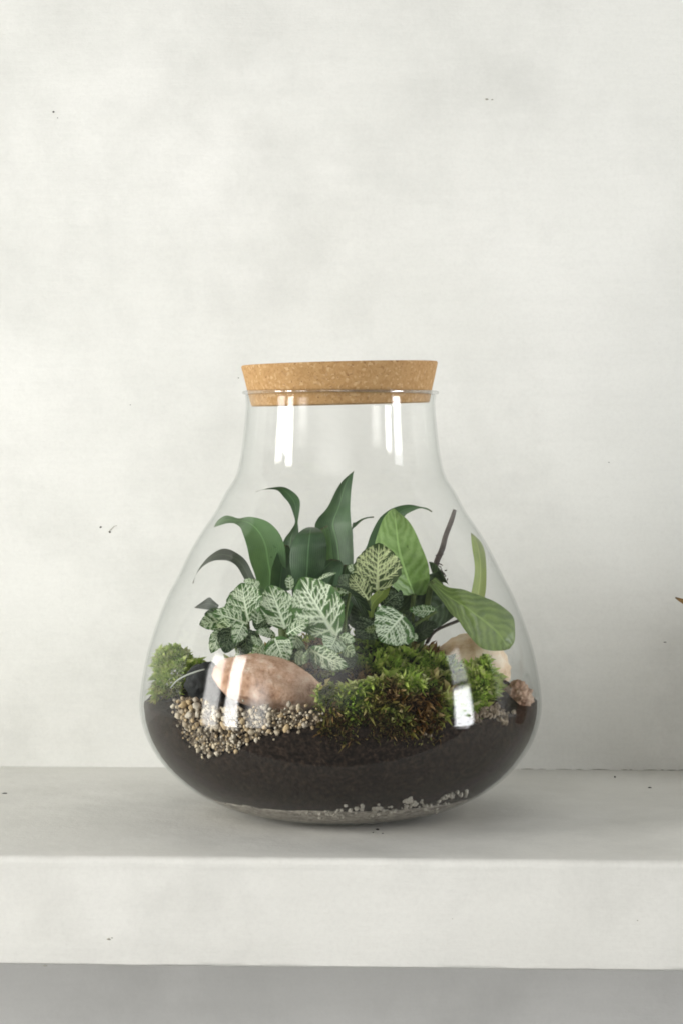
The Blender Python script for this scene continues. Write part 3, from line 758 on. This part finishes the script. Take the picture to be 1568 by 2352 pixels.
# ---- white veined leaves
def vein_tree(a, seed):
    rs = np.random.default_rng(seed); segs = []
    wfun = lambda t_: a * max(0.0, math.sin(math.pi * min(1, max(0, t_)) ** 0.88)) ** 0.72
    def add(p0, p1, w0, w1): segs.append((p0[0], p0[1], p1[0], p1[1], w0, w1))
    add((0, 0), (0, 0.5), 0.032, 0.022); add((0, 0.5), (0, 0.96), 0.022, 0.008)
    n_ = 8
    for sg in (-1, 1):
        for i in range(n_):
            t0 = 0.02 + 0.80 * (i / n_) ** 0.9 + (0.035 if sg > 0 else 0) + rs.normal() * 0.018
            ang = R(82 - 50 * t0 + rs.normal() * 5); x_, y_ = 0.0, t0; k = 0; w0 = 0.0165 * (1 - 0.35 * t0) * rs.uniform(0.85, 1.15)
            pl = [(x_, y_)]
            while k < 16:
                st = 0.045 * rs.uniform(0.8, 1.2)
                x_ += sg * math.sin(ang) * st; y_ += math.cos(ang) * st; ang *= rs.uniform(0.93, 0.995); k += 1
                if abs(x_) > wfun(y_) * 0.95 or y_ > 0.97: break
                pl.append((x_, y_))
            m = len(pl)
            for j in range(m - 1):
                add(pl[j], pl[j + 1], w0 * (1 - 0.5 * j / max(1, m)), w0 * (1 - 0.5 * (j + 1) / max(1, m)))
                if j >= 1 and rs.random() < 0.9:
                    s2 = (1 if j % 2 else -1)
                    bx, by = pl[j]; dx, dy = pl[j + 1][0] - bx, pl[j + 1][1] - by; dl = math.hypot(dx, dy)
                    q_ = R(rs.uniform(24, 40)); ca, sa = math.cos(q_), math.sin(q_) * s2 * sg
                    ex, ey = (dx * ca - dy * sa) / dl, (dx * sa + dy * ca) / dl
                    Lb = (0.08 + 0.11 * rs.random()) * (0.6 + 0.4 * (1 - t0))
                    mx_, my_ = bx + ex * Lb * 0.5, by + ey * Lb * 0.5 + 0.006
                    add((bx, by), (mx_, my_), 0.0105, 0.009); add((mx_, my_), (bx + ex * Lb, by + ey * Lb + 0.02), 0.009, 0.004)
                    if rs.random() < 0.25: add((mx_, my_), (mx_ + ey * Lb * 0.3 * s2 * sg, my_ + abs(ex) * Lb * 0.3 + 0.02), 0.009, 0.004)
    return np.array(segs), wfun
def vein_field(X, Y, segs, gain):
    pts_ = np.stack([X.ravel(), Y.ravel()], 1); out_ = np.zeros(len(pts_))
    for x0, y0, x1, y1, w0, w1 in segs:
        d_ = np.array([x1 - x0, y1 - y0]); L2 = d_ @ d_ + 1e-12
        tt = np.clip(((pts_ - (x0, y0)) @ d_) / L2, 0, 1)
        dist = np.hypot(pts_[:, 0] - x0 - tt * d_[0], pts_[:, 1] - y0 - tt * d_[1]); w_ = (w0 + (w1 - w0) * tt) * gain
        out_ = np.maximum(out_, np.clip(1.7 - dist / w_ * 1.15, 0, 1))
    return out_
nleaf = [0]
def nerve_leaf(parent, base, tip, hw, db, dt, roll=0.0, arch=0.06, cup=0.15, mat=None, nu=30, nv=60, droop=0.0, gain=1.0):
    nleaf[0] += 1
    B_ = Q(*base, db); T_ = Q(*tip, dt); A_ = T_ - B_; L_ = np.linalg.norm(A_); A_ /= L_
    a = hw / L_; segs, wf = vein_tree(a, nleaf[0])
    S0 = np.cross(A_, [0, 1, 0]); S0 /= np.linalg.norm(S0); N0 = np.cross(S0, A_)
    if N0[1] > 0: N0 = -N0; S0 = -S0
    cr, sr = math.cos(R(roll)), math.sin(R(roll)); S_ = S0 * cr + N0 * sr; N_ = N0 * cr - S0 * sr
    tt = np.linspace(0, 1, nv); ss = np.linspace(-1, 1, nu * 2 + 1); TT, SS = np.meshgrid(tt, ss, indexing='ij')
    W_ = np.array([wf(q) for q in tt]); W_ = np.maximum(W_, 0.004)
    edge = 1 + 0.025 * np.sin(TT * 40 + nleaf[0])
    X = SS * W_[:, None] * edge; vf = vein_field(X, TT, segs, gain).reshape(X.shape)
    rid = rng.uniform(0, 6)
    Nn = arch * np.sin(math.pi * TT) + cup * (np.abs(X) ** 1.5) - droop * TT ** 2 - 0.012 * vf + 0.012 * np.sin(TT * 22 + np.abs(SS) * 5 + rid) * np.abs(SS)
    V = B_[None] + (TT.ravel() * L_)[:, None] * A_ + (X.ravel() * L_)[:, None] * S_ + (Nn.ravel() * L_)[:, None] * N_
    return mesh_obj('leaf', V * U, grid_faces(nv, nu * 2 + 1), mat or M_nerve, parent, True, {'vein': vf.ravel()}, np.stack([(SS.ravel() + 1) / 2, TT.ravel()], 1))
def stalk(parent, p_, d, foot, fd, r_=3.5, mat=None):
    a = P(*p_, d); b = P(*foot, fd); m_ = (a + b) / 2 + np.array([rng.normal() * 4 * U, 0, 6 * U])
    tube('stem', [b, m_, a], np.array([r_ * 1.3, r_ * 1.1, r_]) * U, mat or M_stem_green, parent, 7, 10)

NG = 'white-veined nerve plants in the jar'
np1 = empty('nerve_plant')       # left, beside the window reflection
nerve_leaf(np1, Z5(280, 715), Z5(205, 265), 43, -140, -90, 8)
nerve_leaf(np1, Z1(640, 1110), Z1(465, 1135), 24, -120, -150, -35, mat=M_nerve)
nerve_leaf(np1, Z1(800, 1130), Z1(555, 1050), 27, -150, -170, -25)
nerve_leaf(np1, Z1(700, 1110), Z1(560, 1250), 26, -160, -220, 10)
nerve_leaf(np1, Z1(845, 845), Z1(770, 832), 9, -60, -50, 0)
nerve_leaf(np1, Z1(870, 900), Z1(820, 820), 13, -70, -50, 0)
ribbon('leaf', rows1([(600, 1000, 590, 1020), (560, 965, 575, 1030), (535, 945, 520, 1030), (500, 965, 480, 1025), (432, 1014, 434, 1018)]), -80, -60, M_lance_grey, np1, 0.3, 0.1, 16)['label'] = 'shrivelled grey-brown leaf'
for p_, d_ in ((Z5(280, 715), -140), (Z1(640, 1110), -120), (Z1(800, 1130), -150), (Z1(700, 1110), -160)): stalk(np1, p_, d_, (552, 1520), -150)
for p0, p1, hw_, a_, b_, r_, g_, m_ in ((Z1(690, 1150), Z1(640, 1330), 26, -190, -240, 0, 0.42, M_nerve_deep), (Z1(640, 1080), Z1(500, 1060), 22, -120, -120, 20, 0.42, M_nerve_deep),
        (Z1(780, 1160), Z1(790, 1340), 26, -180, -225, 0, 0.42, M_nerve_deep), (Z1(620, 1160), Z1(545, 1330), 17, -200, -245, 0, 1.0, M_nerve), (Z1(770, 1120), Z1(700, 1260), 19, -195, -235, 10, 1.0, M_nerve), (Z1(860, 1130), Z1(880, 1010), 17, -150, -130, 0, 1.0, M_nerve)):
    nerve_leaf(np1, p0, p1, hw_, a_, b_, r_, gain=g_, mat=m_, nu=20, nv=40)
tag(np1, 'small white-veined nerve plant at the left, half hidden behind the bright window reflection', 'plant', NG)

np2 = empty('nerve_plant')       # middle
nerve_leaf(np2, Z5(705, 800), Z5(520, 290), 41, -150, -110, -12)
nerve_leaf(np2, Z5(1295, 890), Z5(875, 205), 58, -190, -150, 4, 0.10)
nerve_leaf(np2, Z5(575, 890), Z5(712, 1210), 32, -215, -255, 6)
nerve_leaf(np2, Z5(985, 1030), Z5(1430, 1230), 26, -215, -260, -20)
nerve_leaf(np2, Z5(1300, 880), Z5(1200, 1070), 30, -195, -245, 0)
nerve_leaf(np2, Z5(720, 860), Z5(990, 700), 17, -200, -215, 30)
nerve_leaf(np2, Z5(600, 870), Z5(370, 830), 15, -190, -210, -50)
nerve_leaf(np2, Z5(768, 350), Z5(750, 170), 11, -100, -80, 0)
nerve_leaf(np2, Z5(1450, 385), Z5(1110, 300), 16, -140, -150, 45, mat=M_nerve)
nerve_leaf(np2, Z5(1330, 880), Z5(1510, 940), 13, -190, -215, 10)
nerve_leaf(np2, Z5(1000, 1050), Z5(890, 1150), 14, -215, -250, 40)
nerve_leaf(np2, Z5(360, 870), Z5(390, 1010), 14, -200, -235, 40)
nerve_leaf(np2, Z5(1080, 230), Z5(1300, 150), 9, -110, -120, 60, mat=M_nerve)
nerve_leaf(np2, Z5(760, 900), Z5(900, 1080), 26, -170, -200, 70, gain=0.5)
for p_, d_, ft in ((Z5(705, 800), -150, (680, 1520)), (Z5(1295, 890), -190, (760, 1530)), (Z5(575, 890), -215, (640, 1530)), (Z5(985, 1030), -215, (725, 1535)), (Z5(1450, 385), -140, (790, 1480)), (Z5(720, 860), -200, (690, 1530))): stalk(np2, p_, d_, ft, -180)
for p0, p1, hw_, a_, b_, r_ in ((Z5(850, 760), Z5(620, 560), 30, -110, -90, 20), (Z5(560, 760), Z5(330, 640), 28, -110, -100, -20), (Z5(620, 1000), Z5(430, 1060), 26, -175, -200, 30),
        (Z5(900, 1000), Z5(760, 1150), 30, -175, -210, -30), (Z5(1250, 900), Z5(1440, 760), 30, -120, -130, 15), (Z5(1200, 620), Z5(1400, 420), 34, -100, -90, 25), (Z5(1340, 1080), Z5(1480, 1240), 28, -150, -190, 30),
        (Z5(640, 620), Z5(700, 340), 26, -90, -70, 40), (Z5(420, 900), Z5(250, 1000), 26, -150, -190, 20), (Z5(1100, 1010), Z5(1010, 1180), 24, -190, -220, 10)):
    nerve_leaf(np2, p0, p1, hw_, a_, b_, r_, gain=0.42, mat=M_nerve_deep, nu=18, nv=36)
for p0, p1, hw_, a_, b_, r_ in ((Z5(460, 960), Z5(330, 1120), 17, -205, -240, 10), (Z5(820, 1080), Z5(960, 1180), 17, -215, -245, -15), (Z5(840, 860), Z5(800, 1020), 20, -190, -225, 25), (Z5(1390, 1000), Z5(1500, 1110), 17, -190, -225, 0),
        (Z5(1120, 560), Z5(1290, 440), 18, -130, -120, 10), (Z5(430, 560), Z5(330, 420), 16, -125, -110, 0), (Z5(690, 560), Z5(780, 420), 18, -125, -110, -10)):
    nerve_leaf(np2, p0, p1, hw_, a_, b_, r_, nu=20, nv=40)
tag(np2, 'largest white-veined nerve plant, its leaves spread above the pink stone', 'plant', NG)

np3 = empty('nerve_plant')       # right
nerve_leaf(np3, Z2(393, 905), Z2(402, 570), 55, -80, -60, 5, 0.08, mat=M_nerve_warm)
nerve_leaf(np3, Z2(335, 965), Z2(205, 785), 26, -95, -110, -10, mat=M_nerve_warm)
nerve_leaf(np3, Z2(575, 1065), Z2(410, 1250), 54, -120, -190, -5)
nerve_leaf(np3, Z2(800, 1040), Z2(610, 1025), 17, -60, -80, 25, gain=0.55)
nerve_leaf(np3, Z2(265, 765), Z2(185, 730), 11, -60, -60, 0)
nerve_leaf(np3, Z2(400, 1150), Z2(300, 1165), 12, -130, -170, 30)
nerve_leaf(np3, Z2(610, 1190), Z2(660, 1250), 12, -130, -170, 30)
ribbon('leaf', rows2([(335, 1080, 365, 1085), (325, 1010, 375, 1030), (330, 960, 410, 985), (370, 920, 460, 940), (410, 890, 480, 880), (470, 868, 476, 866)]), -100, -70, M_nerve_under, np3, 0.3, 0.12, 20)['label'] = 'yellow-green young leaf'
ribbon('leaf', rows2([(100, 860, 130, 890), (170, 870, 170, 920), (240, 900, 220, 980), (310, 960, 270, 1040), (350, 1030, 330, 1090)]), -150, -95, M_broad_dark, np3, 0.3, 0.12, 18)
for p_, d_, ft in ((Z2(393, 905), -80, (855, 1480)), (Z2(335, 965), -95, (850, 1480)), (Z2(575, 1065), -120, (890, 1480)), (Z2(800, 1040), -60, (900, 1470)), (Z2(265, 765), -60, (845, 1400))): stalk(np3, p_, d_, ft, -70, 4.0)
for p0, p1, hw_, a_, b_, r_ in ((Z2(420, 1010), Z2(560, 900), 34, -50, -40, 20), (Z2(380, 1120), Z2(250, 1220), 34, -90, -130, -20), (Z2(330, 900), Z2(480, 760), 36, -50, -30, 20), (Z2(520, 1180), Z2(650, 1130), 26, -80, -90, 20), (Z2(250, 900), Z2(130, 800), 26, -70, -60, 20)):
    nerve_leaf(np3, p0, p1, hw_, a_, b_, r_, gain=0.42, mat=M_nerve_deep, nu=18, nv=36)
tag(np3, 'nerve plant right of centre with one upright yellow-white veined leaf above a drooping one', 'plant', NG)

# ---- broad leaved plant on the right
broad = empty('broad_leaf_plant')
ribbon('leaf', rows2([(560, 930, 735, 930), (480, 850, 750, 850), (420, 770, 748, 755), (380, 660, 730, 680), (377, 575, 695, 595), (400, 490, 650, 490), (430, 410, 602, 415), (470, 356, 550, 370), (502, 332, 510, 335)]), -10, 20, M_broad, broad, 0.35, 0.14, 40, 15, [-20, -40, -40, -20, 10, 40], 2.5)
ribbon('leaf', rows2([(735, 850, 790, 808), (832, 965, 870, 872), (900, 1060, 975, 889), (945, 1100, 1040, 913), (988, 1165, 1120, 942), (1032, 1220, 1200, 975), (1075, 1268, 1280, 1030), (1120, 1300, 1328, 1085), (1178, 1313, 1338, 1165), (1232, 1313, 1334, 1250), (1266, 1310, 1300, 1300)]), -40, -120, M_broad_dull, broad, 0.2, -0.12, 44, 15, [-30, -50, -70, -90, -100, -90], 3.0)
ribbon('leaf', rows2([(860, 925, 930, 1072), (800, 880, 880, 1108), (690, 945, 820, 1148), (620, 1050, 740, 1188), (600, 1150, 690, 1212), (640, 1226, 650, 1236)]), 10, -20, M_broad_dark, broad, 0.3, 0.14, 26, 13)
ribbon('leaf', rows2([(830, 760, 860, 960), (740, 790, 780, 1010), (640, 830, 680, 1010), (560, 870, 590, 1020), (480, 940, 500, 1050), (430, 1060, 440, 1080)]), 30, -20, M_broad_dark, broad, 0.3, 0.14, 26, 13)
ribbon('leaf', rows2([(1020, 990, 1120, 990), (1040, 900, 1138, 890), (1060, 780, 1142, 780), (1058, 700, 1138, 690), (1045, 620, 1128, 620), (1037, 550, 1100, 560), (1034, 500, 1042, 504)]), -10, 10, M_blade, broad, 0.5, 0.18, 24)['label'] = 'thin yellow-green young leaf standing upright'
ribbon('leaf', rows2([(745, 700, 790, 850), (775, 705, 830, 840), (810, 735, 860, 845), (845, 790, 872, 850), (872, 838, 884, 862)]), 30, 0, M_broad_dark, broad, 0.3, 0.1, 14)['label'] = 'withered dark leaf scrap'
tube('stem', [P(960, 1500, 10), P(975, 1430, 0), P(985, 1360, -20), P(995, 1335, -30)], np.array([9, 8, 7, 6]) * U, M_stem_green, broad, 9, 14)
tube('stem', [P(935, 1490, 0), P(945, 1420, -10), P(950, 1365, -20)], np.array([8, 7, 6]) * U, M_stem_green, broad, 9, 12)
tube('stem', [P(*Z2(1070, 990), -10), P(*Z2(1000, 1080), 0), P(*Z2(800, 1170), 10), P(*Z2(730, 1260), 20)], np.array([5, 4, 3.5, 4]) * U, M_stem_brown, broad, 7, 14)
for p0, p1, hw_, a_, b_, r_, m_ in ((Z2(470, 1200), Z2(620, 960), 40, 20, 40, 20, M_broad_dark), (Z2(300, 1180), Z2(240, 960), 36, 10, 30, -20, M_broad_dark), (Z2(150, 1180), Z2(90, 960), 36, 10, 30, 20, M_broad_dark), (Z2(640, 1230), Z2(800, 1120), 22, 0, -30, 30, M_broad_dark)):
    nerve_leaf(broad, p0, p1, hw_, a_, b_, r_, mat=m_, nu=14, nv=28)
tag(broad, 'plant with broad light-green leaves at the right, one drooping towards the glass', 'plant')

# ---- dry stem standing behind, and a pale root at the left
twig = empty('dead_twig')
pt_ = [P(*Z2(a, b), 60) for a, b in ((925, 342), (900, 420), (862, 520), (838, 610), (800, 700), (790, 760))]
tube('stalk', pt_, np.array([4.5, 6.0, 6.2, 6.8, 6.8, 6]) * U, M_stem_brown, twig, 9, 40)
for _ in range(46):
    f = 0.55 + 0.45 * rng.random(); c = np.array([[925, 342], [900, 420], [862, 520], [838, 610], [800, 700], [870, 830]]); k = f * 5; i = min(int(k), 4)
    p_ = c[i] + (c[i + 1] - c[i]) * (k - i); a = P(*Z2(p_[0] + rng.normal() * 9, p_[1]), 55)
    b = a + rng.normal(size=3) * np.array([4.5, 3, 4]) * U
    tube('frayed_fibre', [a, (a + b) / 2 + rng.normal(size=3) * 1.5 * U, b], np.array([1.6, 1.4, 0.5]) * U, M_stem_brown, twig, 5)
tag(twig, 'frayed dark brown dead stem leaning up behind the broad leaves at the right', 'stem')
root = tube('pale_root', [P(*Z3(a, b), d_) for a, b, d_ in ((268, 468, -215), (310, 420, -235), (370, 385, -250), (440, 358, -262), (500, 340, -268))], np.array([1.4, 2.0, 2.3, 2.2, 1.4]) * U, M_root, None, 7, 24)
tag(root, 'thin white root bent over the dark stone at the left', 'root')

# ---- the plant that stands on the shelf just past the right edge; the tip of one dry leaf of it reaches into the picture
neigh = empty('potted_plant')
NX, ND = 1330.0, 400.0
pot_prof = [(1, 1), (118, 1), (124, 6), (150, 250), (154, 256), (154, 300), (150, 304), (143, 304), (140, 296), (138, 262), (1, 262)]
V, F = lathe(pot_prof, 48, False, 0.0)
V = [(x_ + NX * U, y_ + ND * U, z_) for x_, y_, z_ in V]
M_pot = mat_grain('clay_pot', [(0.3, (0.30, 0.15, 0.09)), (0.7, (0.42, 0.23, 0.14))], 40, 200, 0.0008, 0.85)
pot = mesh_obj('pot', V, F, M_pot, neigh); pot.data.set_sharp_from_angle(angle=R(40))
fr = np.random.default_rng(21)
for i in range(46):
    a = fr.uniform(0, 2 * math.pi); el = R(fr.uniform(15, 80)); L_ = fr.uniform(330, 560)
    b_ = np.array([NX + 60 * math.cos(a), ND + 60 * math.sin(a), 262.0]); dr = np.array([math.cos(a) * math.cos(el) * 0.62, math.sin(a) * math.cos(el) * 0.62, math.sin(el)])
    sd = np.array([-math.sin(a), math.cos(a), 0.0]); Vv = []; ok_ = True; wd = fr.uniform(34, 58)
    for f in np.linspace(0, 1, 12):
        c = b_ + dr * L_ * f + np.array([math.cos(a) * 70, math.sin(a) * 70, -190]) * f ** 2.4
        h_ = wd * math.sin(math.pi * (0.04 + 0.96 * f) ** 0.85) ** 0.9 + 2
        for k in np.linspace(-1, 1, 5): Vv.append(c + sd * h_ * k + np.array([0, 0, abs(k) * 10.0]))
    Vv = np.array(Vv)
    if (Vv[:, 0] < 784.0 * (1 + Vv[:, 1] / DCAM) + 35).any() or (Vv[:, 1] > WY - 30 - Vv[:, 0] * 0.045).any(): continue
    mesh_obj('leaf', Vv * U, grid_faces(12, 5), M_lance, neigh, True, None, [(s_, f) for f in np.linspace(0, 1, 12) for s_ in np.linspace(0, 1, 5)])
tipd = 330
ribbon('leaf', [(2020, 1540, 2005, 1560), (1900, 1465, 1885, 1505), (1790, 1425, 1775, 1470), (1700, 1403, 1690, 1446), (1630, 1389, 1622, 1417), (1590, 1381, 1584, 1397), (1566, 1375, 1562, 1384), (1550, 1371, 1549, 1374)], ND, tipd - 10, M_dry, neigh, 0.3, 0.15, 30)['label'] = 'brown dry leaf whose tip reaches into the picture'
tag(neigh, 'plant past the right edge of the picture, only the tip of one brown leaf showing', 'plant')

for r_, loc in ((lance, P(690, 1500, 40)), (np1, P(552, 1520, -150)), (np2, P(710, 1530, -180)), (np3, P(860, 1480, -70)), (broad, P(950, 1495, 5)), (twig, P(*Z2(790, 760), 60)), (neigh, np.array([NX, ND, 0.0]) * U)):
    rebase(r_, loc)
